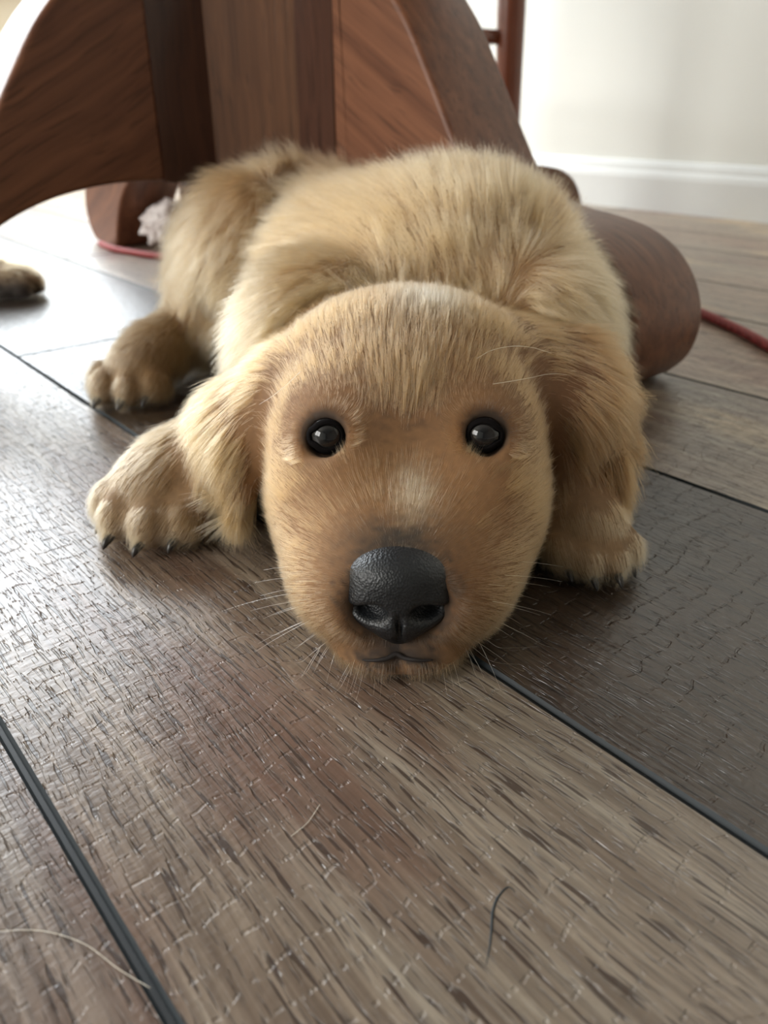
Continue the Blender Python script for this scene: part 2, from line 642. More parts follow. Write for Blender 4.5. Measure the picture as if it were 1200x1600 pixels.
for z in (0.62, 0.74, 0.86):
    box('back_slat', (0.0, -cw - 0.035 - (z - 0.6) * 0.2, z), (cw, -cw - 0.015 - (z - 0.6) * 0.2, z + 0.05), M_CHAIR, chair, 0.004)

# ------------------------------------------------------------------ leash
t = NT('red_braided_cord')
tc = t.n('TexCoord')
wv = t.n('TexWave', Vector=tc.outputs['Object'], Scale=260.0, Distortion=3.0)
cc = t.mix(wv.outputs['Color'], (0.20, 0.020, 0.020), (0.46, 0.060, 0.055))
bp = t.n('Bump', Strength=0.5, Distance=0.0008, Height=wv.outputs['Fac'])
M_CORD = t.done(t.n('BsdfPrincipled', Base_Color=cc, Roughness=0.6, Normal=bp.outputs[0]))
RC = 0.0038
path = [at_z(1270, 585), at_z(1200, 549), at_z(1150, 522), at_z(1098, 498), Vector((0.255, 0.70, 0)), Vector((0.20, 0.82, 0)), Vector((0.06, 0.87, 0)),
        Vector((-0.05, 0.885, 0)), Vector((-0.16, 0.90, 0)), Vector((-0.225, 0.915, 0)), at_z(245, 405), at_z(205, 399), at_z(176, 393), at_z(158, 385)]
path = [Vector((q.x, q.y, RC)) for q in path]
V, F = tube_mesh(catmull(path, 10), RC, 10)
cord = link_mesh('leash', V, F, M_CORD, None, True)
tag(cord, 'thin red braided cord leash lying on the floor around the table legs', 'leash')

# ------------------------------------------------------------------ crumpled cloth under the table
# ------------------------------------------------------------------ signed distance body builder


def smin(a, b, k):
    h = np.clip(k - np.abs(a - b), 0, None) / k
    return np.minimum(a, b) - h * h * k * 0.25


def smax(a, b, k):
    return -smin(-a, -b, k)


class Prim:
    def __init__(self, name, length, flow, col, den=1.0, k=0.012, lift=0.35, droop=0.2):
        self.name, self.len, self.flow, self.col, self.den, self.k, self.lift, self.droop = name, length, flow, col, den, k, lift, droop


class Ell(Prim):
    def __init__(self, name, c, r, rot=(0, 0, 0), **kw):
        super().__init__(name, **kw)
        self.c, self.r = np.array(c, float), np.array(r, float)
        self.R = np.array(Matrix.Identity(3) if not any(rot) else
                          (Matrix.Rotation(math.radians(rot[2]), 3, 'Z') @ Matrix.Rotation(math.radians(rot[1]), 3, 'Y') @ Matrix.Rotation(math.radians(rot[0]), 3, 'X')))

    def d(self, P):
        q = (P - self.c) @ self.R
        k0 = np.sqrt((q * q / self.r ** 2).sum(-1)) + 1e-9
        k1 = np.sqrt((q * q / self.r ** 4).sum(-1)) + 1e-9
        return np.where(k0 < 0.05, -self.r.min(), k0 * (k0 - 1) / k1)

    def bounds(self):
        m = self.r.max()
        return self.c - m, self.c + m


class Cap(Prim):
    def __init__(self, name, a, b, ra, rb, **kw):
        super().__init__(name, **kw)
        self.a, self.b, self.ra, self.rb = np.array(a, float), np.array(b, float), ra, rb

    def d(self, P):
        ba = self.b - self.a
        h = np.clip(((P - self.a) @ ba) / (ba @ ba), 0, 1)
        return np.linalg.norm(P - self.a - h[..., None] * ba, axis=-1) - (self.ra + (self.rb - self.ra) * h)

    def bounds(self):
        m = max(self.ra, self.rb)
        return np.minimum(self.a, self.b) - m, np.maximum(self.a, self.b) + m


def surface_nets(V, origin, h):
    ins = V < 0
    nx, ny, nz = V.shape
    cnt = np.zeros((nx - 1, ny - 1, nz - 1), np.int8)
    offs = [(i, j, k) for i in (0, 1) for j in (0, 1) for k in (0, 1)]
    for (i, j, k) in offs:
        cnt += ins[i:nx - 1 + i, j:ny - 1 + j, k:nz - 1 + k]
    act = (cnt > 0) & (cnt < 8)
    idx = np.argwhere(act)
    cv = np.stack([V[idx[:, 0] + i, idx[:, 1] + j, idx[:, 2] + k] for (i, j, k) in offs], 1)
    pos = np.zeros((len(idx), 3))
    num = np.zeros(len(idx))
    o = np.array(offs, float)
    for a in range(8):
        for b in range(a + 1, 8):
            if abs(o[a] - o[b]).sum() == 1:
                m = (cv[:, a] < 0) != (cv[:, b] < 0)
                tt = cv[:, a] / np.where(m, cv[:, a] - cv[:, b], 1)
                pp = o[a] + tt[:, None] * (o[b] - o[a])
                pos[m] += pp[m]
                num[m] += 1
    verts = origin + (idx + pos / num[:, None]) * h
    vid = -np.ones(act.shape, np.int64)
    vid[act] = np.arange(len(idx))
    faces = []
    for ax in range(3):
        s0 = [slice(None)] * 3
        s1 = [slice(None)] * 3
        s0[ax] = slice(0, -1)
        s1[ax] = slice(1, None)
        A, B = ins[tuple(s0)], ins[tuple(s1)]
        e = np.argwhere(A != B)
        u, v = (ax + 1) % 3, (ax + 2) % 3
        ok = (e[:, u] > 0) & (e[:, v] > 0) & (e[:, u] < V.shape[u] - 1) & (e[:, v] < V.shape[v] - 1)
        e = e[ok]
        flip = A[tuple(e.T)]

        def cell(du, dv):
            c = e.copy()
            c[:, u] += du
            c[:, v] += dv
            return vid[tuple(c.T)]
        qd = np.stack([cell(-1, -1), cell(0, -1), cell(0, 0), cell(-1, 0)], 1)
        qd[~flip] = qd[~flip][:, ::-1]
        faces.append(qd)
    return verts, np.concatenate(faces)


def build_sdf(prims, lo, hi, h, carve=(), floor_z=0.0008):
    lo, hi = np.array(lo, float), np.array(hi, float)
    dims = np.ceil((hi - lo) / h).astype(int) + 1
    D = np.full(tuple(dims), 0.5, np.float32)
    axs = [lo[i] + np.arange(dims[i]) * h for i in range(3)]

    def sub(b0, b1, mar):
        i0 = np.clip(((b0 - mar - lo) / h).astype(int), 0, dims - 1)
        i1 = np.clip(((b1 + mar - lo) / h).astype(int) + 2, 1, dims)
        sl = tuple(slice(a, b) for a, b in zip(i0, i1))
        g = np.stack(np.meshgrid(*[axs[i][sl[i]] for i in range(3)], indexing='ij'), -1)
        return sl, g
    for pr in prims:
        b0, b1 = pr.bounds()
        sl, g = sub(b0, b1, 0.03)
        D[sl] = smin(D[sl], pr.d(g).astype(np.float32), pr.k)
    for pr in carve:
        b0, b1 = pr.bounds()
        sl, g = sub(b0, b1, 0.02)
        D[sl] = smax(D[sl], -pr.d(g).astype(np.float32), pr.k)
    z = axs[2]
    D = smax(D, (floor_z - z)[None, None, :].astype(np.float32) + 0 * D, 0.004)
    V, F = surface_nets(D, lo, h)
    return V, F


def relax(V, F, it, lam=0.5):
    E = np.concatenate([F[:, [0, 1]], F[:, [1, 2]], F[:, [2, 3]], F[:, [3, 0]]])
    E = np.concatenate([E, E[:, ::-1]])
    deg = np.bincount(E[:, 0], minlength=len(V))[:, None]
    for _ in range(it):
        S = np.stack([np.bincount(E[:, 0], weights=V[E[:, 1], i], minlength=len(V)) for i in range(3)], 1)
        V = V + lam * (S / np.maximum(deg, 1) - V)
    return V


def vnormals(V, F):
    n = np.cross(V[F[:, 2]] - V[F[:, 0]], V[F[:, 3]] - V[F[:, 1]])
    N_ = np.stack([sum(np.bincount(F[:, c], weights=n[:, i], minlength=len(V)) for c in range(4)) for i in range(3)], 1)
    return N_ / (np.linalg.norm(N_, axis=1, keepdims=True) + 1e-12)


def nrm(a):
    return a / (np.linalg.norm(a, axis=-1, keepdims=True) + 1e-12)


def prim_fields(prims, P, sigma=0.006, flow_center=None):
    """blend the fur attributes of the primitives nearest to each point"""
    n = len(P)
    W = np.zeros(n)
    out = {k: np.zeros(n) for k in ('len', 'den', 'lift', 'droop')}
    fl, co = np.zeros((n, 3)), np.zeros((n, 3))
    ds = np.stack([pr.d(P) for pr in prims], 1)
    dm = ds.min(1)
    for i, pr in enumerate(prims):
        w = np.exp(-(ds[:, i] - dm) / sigma)
        w[w < 0.01] = 0
        W += w
        for kk in out:
            out[kk] += w * getattr(pr, kk)
        if isinstance(pr.flow, str):
            f = nrm(P - flow_center)
        else:
            f = np.broadcast_to(nrm(np.array(pr.flow, float)), P.shape)
        fl += w[:, None] * f
        co += w[:, None] * np.array(pr.col)
    for kk in out:
        out[kk] /= W
    return out, nrm(fl), co / W[:, None]


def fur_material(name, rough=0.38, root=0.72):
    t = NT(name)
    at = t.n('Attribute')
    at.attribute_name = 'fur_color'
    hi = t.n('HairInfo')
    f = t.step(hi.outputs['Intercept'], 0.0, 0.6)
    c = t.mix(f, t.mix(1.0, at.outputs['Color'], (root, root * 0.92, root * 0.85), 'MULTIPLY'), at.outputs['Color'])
    h = t.n('BsdfHairPrincipled')
    h.parametrization = 'COLOR'
    t.set(h, 'Color', c)
    h.inputs['Roughness'].default_value = rough
    h.inputs['Radial Roughness'].default_value = 0.55
    h.inputs['Random Roughness'].default_value = 0.2
    return t.done(h)


def skin_material(name):
    t = NT(name)
    at = t.n('Attribute')
    at.attribute_name = 'fur_color'
    tc = t.n('TexCoord')
    nz = t.noise(tc.outputs['Object'], 400.0, 3)
    c = t.mix(nz, t.mix(1.0, at.outputs['Color'], (0.45, 0.42, 0.40), 'MULTIPLY'), t.mix(1.0, at.outputs['Color'], (0.75, 0.72, 0.70), 'MULTIPLY'))
    return t.done(t.n('BsdfPrincipled', Base_Color=c, Roughness=0.8))


def make_curves(name, pts, radius, colors, mat, parent):
    """pts (n, m, 3)"""
    n, m, _ = pts.shape
    cu = bpy.data.hair_curves.new(name)
    cu.add_curves([m] * n)
    cu.attributes['position'].data.foreach_set('vector', np.ascontiguousarray(pts, np.float32).ravel())
    ra = cu.attributes.get('radius') or cu.attributes.new('radius', 'FLOAT', 'POINT')
    ra.data.foreach_set('value', np.ascontiguousarray(radius, np.float32).ravel())
    ca = cu.attributes.new('fur_color', 'FLOAT_COLOR', 'CURVE')
    ca.data.foreach_set('color', np.concatenate([colors, np.ones((n, 1))], 1).astype(np.float32).ravel())
    cu.materials.append(mat)
    o = bpy.data.objects.new(name, cu)
    COL.objects.link(o)
    if parent:
        o.parent = parent
    return o


def body_object(name, V, F, colors, mat, parent=None):
    me = bpy.data.meshes.new(name)
    me.from_pydata(V.tolist(), [], F.tolist())
    me.update()
    a = me.attributes.new('fur_color', 'FLOAT_COLOR', 'POINT')
    a.data.foreach_set('color', np.concatenate([colors, np.ones((len(V), 1))], 1).astype(np.float32).ravel())
    return link_me(name, me, mat, parent, True)


def grow_fur(V, F, prims, count, seed, flow_center, recolor, relen, keep, seg=6, clump_n=14, rad=0.000045, pref=None, avoid=()):
    rg = np.random.default_rng(seed)
    VN = vnormals(V, F)
    cen = V[F].mean(1)
    fields, _, _ = prim_fields(prims, cen, flow_center=flow_center)
    area_ = 0.5 * np.linalg.norm(np.cross(V[F[:, 2]] - V[F[:, 0]], V[F[:, 3]] - V[F[:, 1]]), axis=1)
    w = area_ * fields['den']
    if pref is not None:
        w = w * pref(cen)
    fi = rg.choice(len(F), size=count, p=w / w.sum())
    a, b = rg.random((count, 1)), rg.random((count, 1))

    def bil(X):
        q = X[F[fi]]
        return (q[:, 0] * (1 - a) + q[:, 1] * a) * (1 - b) + (q[:, 3] * (1 - a) + q[:, 2] * a) * b
    P = bil(V)
    Nn = nrm(bil(VN))
    m = keep(P, Nn, rg)
    P, Nn = P[m], Nn[m]
    n = len(P)
    fd, flow, col = prim_fields(prims, P, flow_center=flow_center)
    L = relen(P, fd['len']) * rg.uniform(0.72, 1.15, n)
    col = recolor(P, Nn, col, rg)
    for e in avoid:
        dv_ = P - e
        dd = np.linalg.norm(dv_, axis=1)
        we = (0.9 * np.exp(-((dd - 0.0075).clip(0) / 0.007) ** 2))[:, None]
        flow = nrm(flow * (1 - we) + dv_ / dd[:, None] * we)
    ft = flow - Nn * (flow * Nn).sum(1, keepdims=True) * 0.97
    ft = nrm(ft)
    # clumps
    nc = max(1, n // clump_n)
    cid = rg.choice(n, nc, replace=False)
    kd = kdtree.KDTree(nc)
    for i, c in enumerate(cid):
        kd.insert(P[c], i)
    kd.balance()
    near = np.fromiter((kd.find(x)[1] for x in P), np.int64, n)
    cn = rg.normal(size=(nc, 3)) * 0.17
    noise = cn[near] + rg.normal(size=(n, 3)) * 0.13
    noise = noise * np.clip((L - 0.005) / 0.013, 0.15, 1.1)[:, None]
    d0 = nrm(Nn * fd['lift'][:, None] + ft + noise)
    s = np.linspace(0, 1, seg)[None, :, None]
    bend = ft * 0.45 + np.array([0, 0, -1.0]) * fd['droop'][:, None] + rg.normal(size=(n, 3)) * 0.12
    pts = P[:, None, :] - Nn[:, None, :] * 0.0006 + L[:, None, None] * (d0[:, None, :] * s + 0.5 * bend[:, None, :] * s * s)
    cp = pts[cid][near]
    cl = (rg.uniform(0.1, 0.62, n) * np.clip((L - 0.004) / 0.012, 0.15, 1))[:, None, None]
    pts = pts + (cp - pts) * cl * s ** 1.4
    tone = (1 + rg.normal(size=(nc, 1)) * 0.07)[near] * (1 + rg.normal(size=(n, 1)) * 0.10)
    col = np.clip(col * tone, 0.004, 0.95)
    pts[..., 2] = np.maximum(pts[..., 2], 0.0006)
    prof_r = np.array([0.85, 1.0, 0.95, 0.8, 0.55, 0.2])[:seg]
    radius = rad * prof_r[None, :] * (0.8 + 0.5 * rg.random((n, 1))) * np.clip(L / 0.012, 0.62, 1.2)[:, None]
    return pts, radius, col

# ------------------------------------------------------------------ the golden puppy
GOLD = (0.330, 0.168, 0.066)
PALE = (0.385, 0.222, 0.100)
EARC = (0.145, 0.060, 0.019)
LEGC = (0.35, 0.220, 0.108)
X0 = 0.007
NOSE = np.array([0.0045, 0.190, 0.030])
EYES = [np.array([-0.0190, 0.2405, 0.0612]), np.array([0.0334, 0.2405, 0.0616])]
prims = []


def E_(name, c, r, rot=(0, 0, 0), length=0.02, flow=(0, 1, 0), col=GOLD, den=1.0, k=0.014, lift=0.35, droop=0.2):
    prims.append(Ell(name, c, r, rot, length=length, flow=flow, col=col, den=den, k=k, lift=lift, droop=droop))


def C_(name, a, b, ra, rb, length=0.02, flow=(0, 1, 0), col=GOLD, den=1.0, k=0.012, lift=0.35, droop=0.2):
    prims.append(Cap(name, a, b, ra, rb, length=length, flow=flow, col=col, den=den, k=k, lift=lift, droop=droop))


# trunk
BK = dict(length=0.020, col=PALE, den=0.75, lift=0.42, droop=0.2)
E_('chest', (0.040, 0.418, 0.060), (0.068, 0.064, 0.060), flow=(-0.15, 0.8, -0.3), k=0.03, **BK)
E_('withers', (0.047, 0.442, 0.083), (0.050, 0.050, 0.045), flow=(0, 0.7, 0.25), k=0.03, **BK)
E_('ribs', (0.000, 0.470, 0.064), (0.078, 0.085, 0.058), (0, 0, 25), flow=(-0.5, 0.7, -0.3), k=0.03, **BK)
E_('rump', (-0.056, 0.555, 0.070), (0.064, 0.060, 0.058), flow=(-0.4, 0.6, -0.2), k=0.03, **BK)
E_('thigh', (-0.100, 0.520, 0.066), (0.034, 0.064, 0.056), (0, 18, 22), flow=(-0.2, -0.35, -0.9), k=0.012, **BK)
E_('far_thigh', (-0.002, 0.548, 0.048), (0.036, 0.052, 0.046), flow=(0.3, 0.3, -0.8), k=0.02, **BK)
C_('tail', (-0.06, 0.606, 0.032), (-0.115, 0.645, 0.014), 0.015, 0.008, flow=(-0.8, 0.6, 0), length=0.022)
# hind leg and paw
HP = dict(length=0.008, col=LEGC, den=1.0, lift=0.3)
C_('hock', (-0.112, 0.545, 0.030), (-0.141, 0.477, 0.024), 0.022, 0.018, flow=(-0.3, -0.9, -0.2), length=0.012, col=LEGC, k=0.015)
E_('hind_paw', (-0.147, 0.458, 0.020), (0.019, 0.026, 0.0175), (0, 0, -12), flow=(-0.3, -0.8, -0.5), **HP)
for dx, dy in ((-0.021, -0.004), (-0.015, -0.018), (0.000, -0.022), (0.013, -0.017)):
    E_('hind_toe', (-0.149 + dx, 0.456 + dy, 0.0120), (0.0085, 0.013, 0.0115), (0, 0, -10), flow=(-0.25, -0.8, -0.5), k=0.004, **HP)
# neck and ruff
E_('neck', (0.022, 0.350, 0.044), (0.058, 0.050, 0.040), flow=(0, 0.8, 0.1), k=0.025, length=0.018, col=PALE, den=0.9, lift=0.6)
E_('ruff', (0.036, 0.379, 0.083), (0.036, 0.013, 0.020), (0, 0, -12), flow=(0, 0.6, 0.5), k=0.008, length=0.012, col=PALE, den=1.0, lift=0.4)
# shoulders and upper arms
E_('shoulder', (0.078, 0.375, 0.050), (0.032, 0.056, 0.046), (0, 0, -10), flow=(0.3, -0.3, -0.7), k=0.022, length=0.018, col=PALE, den=0.8, lift=0.45)
E_('far_shoulder', (-0.030, 0.372, 0.052), (0.040, 0.056, 0.046), flow=(-0.3, -0.2, -0.8), k=0.022, length=0.018, col=PALE, den=0.8, lift=0.45)
# forelegs
FP = dict(length=0.0065, col=LEGC, den=1.3, lift=0.2)
C_('foreleg', (-0.052, 0.352, 0.030), (-0.083, 0.306, 0.021), 0.023, 0.018, flow=(-0.6, -0.75, -0.1), length=0.010, col=LEGC, den=1.1)
E_('fore_paw', (-0.092, 0.294, 0.0185), (0.0215, 0.024, 0.0165), (0, 0, -35), flow=(-0.5, -0.8, -0.3), **FP)
for dx, dy in ((-0.0195, -0.002), (-0.0125, -0.0145), (0.001, -0.0205), (0.0140, -0.0175)):
    E_('fore_toe', (-0.093 + dx, 0.292 + dy, 0.0120), (0.0090, 0.0130, 0.0112), (0, 0, -25), flow=(-0.4, -0.8, -0.45), k=0.004, **FP)
C_('foreleg', (0.086, 0.345, 0.028), (0.080, 0.284, 0.019), 0.024, 0.016, flow=(0.1, -0.9, -0.2), length=0.012, col=EARC, den=1.1)
E_('fore_paw', (0.0785, 0.266, 0.0155), (0.0150, 0.020, 0.0140), (0, 0, 12), flow=(0.1, -0.85, -0.4), **FP)
for dx, dy in ((-0.0105, -0.013), (-0.0025, -0.0180), (0.0070, -0.0165), (0.0140, -0.0090)):
    E_('fore_toe', (0.0785 + dx, 0.265 + dy, 0.0092), (0.0064, 0.0100, 0.0086), (0, 0, 8), flow=(0.15, -0.85, -0.5), k=0.003, **FP)
# head
HD = dict(col=GOLD, den=3.0)
E_('cranium', (X0 + 0.002, 0.298, 0.060), (0.0535, 0.046, 0.0375), flow='nose', k=0.02, length=0.0095, lift=0.05, droop=0.0, col=GOLD, den=4.6)
E_('brow', (X0, 0.263, 0.0575), (0.041, 0.026, 0.0225), flow='nose', k=0.016, length=0.0110, lift=0.05, droop=0.0, col=GOLD, den=4.6)
for s in (-1, 1):
    E_('cheek', (X0 + s * 0.0265 + 0.0015, 0.258, 0.037), (0.0240, 0.038, 0.034), (0, 0, s * -8), flow='nose', k=0.016, length=0.0110, lift=0.12, droop=0.2, **HD)
    E_('low_cheek', (X0 + s * 0.0225 + 0.001, 0.238, 0.0275), (0.0215, 0.034, 0.0265), (0, 0, s * -10), flow='nose', k=0.014, length=0.0092, lift=0.12, droop=0.2, **HD)
    E_('jowl', (X0 + s * 0.0158 - 0.001, 0.2155, 0.0225), (0.0215, 0.0285, 0.0210), (0, 0, s * -10), flow='nose', k=0.010, length=0.0072, lift=0.12, droop=0.25, **HD)
E_('muzzle', (0.006, 0.224, 0.036), (0.0225, 0.036, 0.0165), (14, 0, 0), flow='nose', k=0.014, length=0.0072, lift=0.10, droop=0.0, **HD)
E_('chin', (0.0050, 0.1985, 0.0070), (0.0220, 0.0145, 0.0078), flow=(0, -0.5, -0.8), k=0.004, length=0.0045, lift=0.25, droop=0.3, col=PALE, den=1.8)
# ears: fans of capsules from the head to the fringe
EARS = []


def ear(bases, tips, bulge, r0, r1, flow_bias, col):
    m = len(bases)
    for b, t_ in zip(bases, tips):
        b, t_ = np.array(b), np.array(t_)
        mid = (b + t_) / 2 + np.array(bulge)
        f1 = nrm((mid - b) + np.array(flow_bias) * 0.01)
        f2 = nrm((t_ - mid) + np.array(flow_bias) * 0.01)
        C_('ear', b, mid, r0, (r0 + r1) / 2, length=0.012, flow=f1, col=np.array(GOLD) * 0.35 + np.array(col) * 0.65, den=1.8, k=0.017, lift=0.12, droop=0.25)
        C_('ear', mid, t_, (r0 + r1) / 2, r1, length=0.016, flow=f2, col=col, den=1.6, k=0.010, lift=0.10, droop=0.35)


EAR_L = (0.34, 0.180, 0.070)
ear([(-0.036, 0.314, 0.058), (-0.040, 0.304, 0.060), (-0.043, 0.295, 0.059), (-0.043, 0.282, 0.056)],
    [(-0.076, 0.304, 0.037), (-0.075, 0.290, 0.032), (-0.068, 0.277, 0.028), (-0.0555, 0.2650, 0.025)], (-0.005, 0, 0.002), 0.0085, 0.0055, (0, 0, -0.3), EAR_L)
ear([(0.050, 0.318, 0.066), (0.054, 0.309, 0.067), (0.057, 0.300, 0.065), (0.058, 0.287, 0.060)],
    [(0.096, 0.310, 0.056), (0.096, 0.292, 0.044), (0.090, 0.276, 0.037), (0.074, 0.270, 0.033)], (0.007, 0, 0.007), 0.0085, 0.0055, (0, 0, -0.4), EARC)
carve = [Cap('thigh_crease', at_y(478, 280, 0.54), at_y(335, 480, 0.475), 0.010, 0.012, length=0, flow=(0, 0, 1), col=GOLD, k=0.014),
         Cap('neck_crease', at_y(590, 408, 0.352), at_y(730, 420, 0.352), 0.008, 0.006, length=0, flow=(0, 0, 1), col=GOLD, k=0.012)]
for e in EYES:
    carve.append(Ell('socket', e + np.array([0, -0.0035, 0.0]), (0.0064, 0.008, 0.0062), length=0, flow=(0, 0, 1), col=GOLD, k=0.004))
    s = -1 if e[0] < X0 else 1
carve.append(Ell('nose_bed', (0.0045, 0.1845, 0.0280), (0.0165, 0.0125, 0.0125), length=0, flow=(0, 0, 1), col=GOLD, k=0.003))
for x in (0.0045,):
    carve.append(Cap('philtrum', (x, 0.1855, 0.006), (x, 0.188, 0.020), 0.0016, 0.0016, length=0, flow=(0, 0, 1), col=GOLD, k=0.003))
H_ = 0.0021
pv, pf = build_sdf(prims, (-0.19, 0.165, -0.006), (0.15, 0.68, 0.165), H_, carve)
pv = relax(pv, pf, 2)
from mathutils.bvhtree import BVHTree
bvh = BVHTree.FromPolygons([tuple(v) for v in pv], [tuple(int(q) for q in f) for f in pf])


def on_body(px, py):
    hit = bvh.ray_cast(Vector((0, 0, CAM_H)), ray(px, py).normalized())[0]
    return np.array(hit) if hit is not None else None


CROWN_LIGHT = on_body(672, 470)
if CROWN_LIGHT is None:
    CROWN_LIGHT = np.array([0.019, 0.302, 0.098])
LIPS = [on_body(px, py) for px, py in ((566, 1031), (580, 1032), (594, 1031), (607, 1028), (619, 1022), (631, 1028), (646, 1031), (661, 1032), (676, 1031))]
LIPS = [q for q in LIPS if q is not None]
PHIL = [q for q in (on_body(618, 1000), on_body(619, 1008), on_body(619, 1019)) if q is not None]


def gauss(P, c, r):
    return np.exp(-(((P - np.array(c)) / np.array(r)) ** 2).sum(1))


def mixc(col, w, c):
    w = np.clip(w, 0, 1)[:, None]
    return col * (1 - w) + np.array(c) * w


def recolor(P, Nn, col, rg):
    for e in EYES:                                   # dark skin around the eyes
        d = np.linalg.norm(P - e, axis=1)
        col = mixc(col, 0.95 * np.exp(-((d - 0.0078).clip(0) / 0.0019) ** 2), (0.035, 0.022, 0.014))
        col = mixc(col, 0.30 * gauss(P, e + np.array([0, 0, -0.009]), (0.008, 0.012, 0.006)), (0.30, 0.19, 0.10))
    n = len(P)
    j = 0.0015 * rg.normal(size=(n, 3))
    Q = P + j
    # forehead: darker streaked stripe up the middle
    st = np.exp(-((Q[:, 0] - 0.006) / 0.016) ** 2) * np.clip((Q[:, 2] - 0.050) / 0.015, 0, 1) * np.clip((0.312 - Q[:, 1]) / 0.03, 0, 1)
    streak = (np.sin(Q[:, 0] * 2200 + 3 * np.sin(Q[:, 0] * 700)) > 0.1)
    col = mixc(col, st * (0.38 + 0.47 * streak), (0.150, 0.078, 0.033))
    # window highlight on the crown, painted into the fur colour
    col = mixc(col, 0.48 * gauss(Q, CROWN_LIGHT, (0.012, 0.015, 0.012)), (0.66, 0.54, 0.38))
    # muzzle: richer gold, pale stripe above the nose, dark rims
    col = mixc(col, 0.5 * gauss(Q, (0.006, 0.22, 0.05), (0.024, 0.022, 0.016)), (0.48, 0.255, 0.095))
    col = mixc(col, 0.8 * gauss(Q, (0.0095, 0.216, 0.051), (0.0055, 0.013, 0.008)), (0.74, 0.60, 0.40))
    col = mixc(col, 0.95 * gauss(Q, (0.0045, 0.199, 0.045), (0.016, 0.0085, 0.0085)), (0.04, 0.035, 0.025))
    col = mixc(col, 1.6 * gauss(P, (0.0045, 0.193, 0.0285), (0.0135, 0.010, 0.0105)), (0.012, 0.011, 0.011))
    col = mixc(col, 0.85 * gauss(Q, (0.0045, 0.189, 0.0135), (0.0150, 0.012, 0.0050)), (0.10, 0.060, 0.035))
    dn = np.sqrt((((Q - np.array([0.0045, 0.196, 0.0285])) / np.array([0.0170, 0.0150, 0.0135])) ** 2).sum(1))
    col = mixc(col, 0.75 * np.exp(-((dn - 1.0).clip(0) / 0.20) ** 2), (0.045, 0.030, 0.020))
    for q in LIPS + PHIL:
        col = mixc(col, 0.8 * gauss(Q, q, (0.0035, 0.006, 0.0026)), (0.035, 0.022, 0.015))
    # ears darker towards the lower rim on the right
    col = mixc(col, 0.55 * gauss(Q, (0.098, 0.272, 0.035), (0.02, 0.02, 0.02)), (0.33, 0.15, 0.05))
    return col


WET = []
for px, py in ((742, 300), (746, 285), (795, 280), (812, 270), (852, 345), (858, 330), (872, 330), (868, 350), (775, 395)):
    hit = on_body(px, py)
    if hit is not None:
        WET.append(hit)


def recolor_fur(P, Nn, col, rg):
    col = recolor(P, Nn, col, rg)
    for w in WET:
        g = gauss(P, w, (0.0030, 0.010, 0.007))
        col = mixc(col, 0.85 * g * (rg.random(len(P)) > 0.25), (0.10, 0.050, 0.020))
    return col


def relen(P, L):
    f = np.ones(len(P))
    for e in EYES:
        d = np.linalg.norm(P - e, axis=1)
        f *= np.clip((d - 0.000) / 0.026, 0.35, 1)
    d = np.linalg.norm((P - NOSE) / np.array([1, 1.0, 1.0]), axis=1)
    f *= np.clip(d / 0.030, 0.5, 1)
    return L * f


NOSE_C = np.array([0.0045, 0.199, 0.0290])


def keep(P, Nn, rg):
    m = (P[:, 2] > 0.0022) | (Nn[:, 2] > 0.2)
    for e in EYES:
        m &= np.linalg.norm(P - e, axis=1) > 0.0076
        m &= ~((np.hypot(P[:, 0] - e[0], P[:, 2] - e[2] + 0.0012) < 0.0063) & (P[:, 1] < e[1] + 0.004))
    q = (P - NOSE_C) / np.array([0.0155, 0.014, 0.0130])
    m &= (q ** 2).sum(1) > 1
    return m


def pref(C):
    # more strands where the photograph looks (front and top), fewer on the underside and the back
    w = np.ones(len(C))
    w *= np.clip(1.25 - (C[:, 1] - 0.3) * 2.0, 0.35, 1.3)
    w *= np.where(C[:, 2] < 0.008, 0.4, 1.0)
    return w


_, _, pc = prim_fields(prims, pv, flow_center=NOSE)
pc = recolor(pv, None, pc, np.random.default_rng(2))
M_SKIN = skin_material('puppy_skin')
puppy = body_object('puppy', pv, pf, pc, M_SKIN)
tag(puppy, 'golden retriever puppy lying flat with its chin on the plank floor', 'puppy')
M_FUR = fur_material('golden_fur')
N_FUR = 580000
fp, fr, fc = grow_fur(pv, pf, prims, N_FUR, 11, NOSE, recolor_fur, relen, keep, pref=pref, avoid=EYES)
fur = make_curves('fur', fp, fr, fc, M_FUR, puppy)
tag(fur, kind='stuff')

# eyes
t = NT('puppy_eye')
tc = t.n('TexCoord')
sep = t.n('SeparateXYZ', i0=tc.outputs['Object'])
rr = t.math('SQRT', t.math('ADD', t.math('MULTIPLY', sep.outputs['X'], sep.outputs['X']), t.math('MULTIPLY', sep.outputs['Z'], sep.outputs['Z'])))
nz = t.noise(tc.outputs['Object'], 900.0, 3)
rq = t.math('DIVIDE', t.math('ADD', rr, t.math('MULTIPLY', t.math('SUBTRACT', nz, 0.5), 0.0004)), 0.0072)
c = t.ramp(rq, [(0.0, (0.003, 0.003, 0.004)), (0.27, (0.004, 0.004, 0.005)), (0.34, (0.012, 0.010, 0.009)), (0.55, (0.018, 0.016, 0.015)), (0.66, (0.006, 0.005, 0.005)), (1.0, (0.004, 0.003, 0.003))])
b = t.n('BsdfPrincipled', Base_Color=c, Roughness=0.06)
M_EYE = t.done(b)
M_LID = plain('dark_eyelid_skin', (0.006, 0.005, 0.005), 0.95, 0.05)
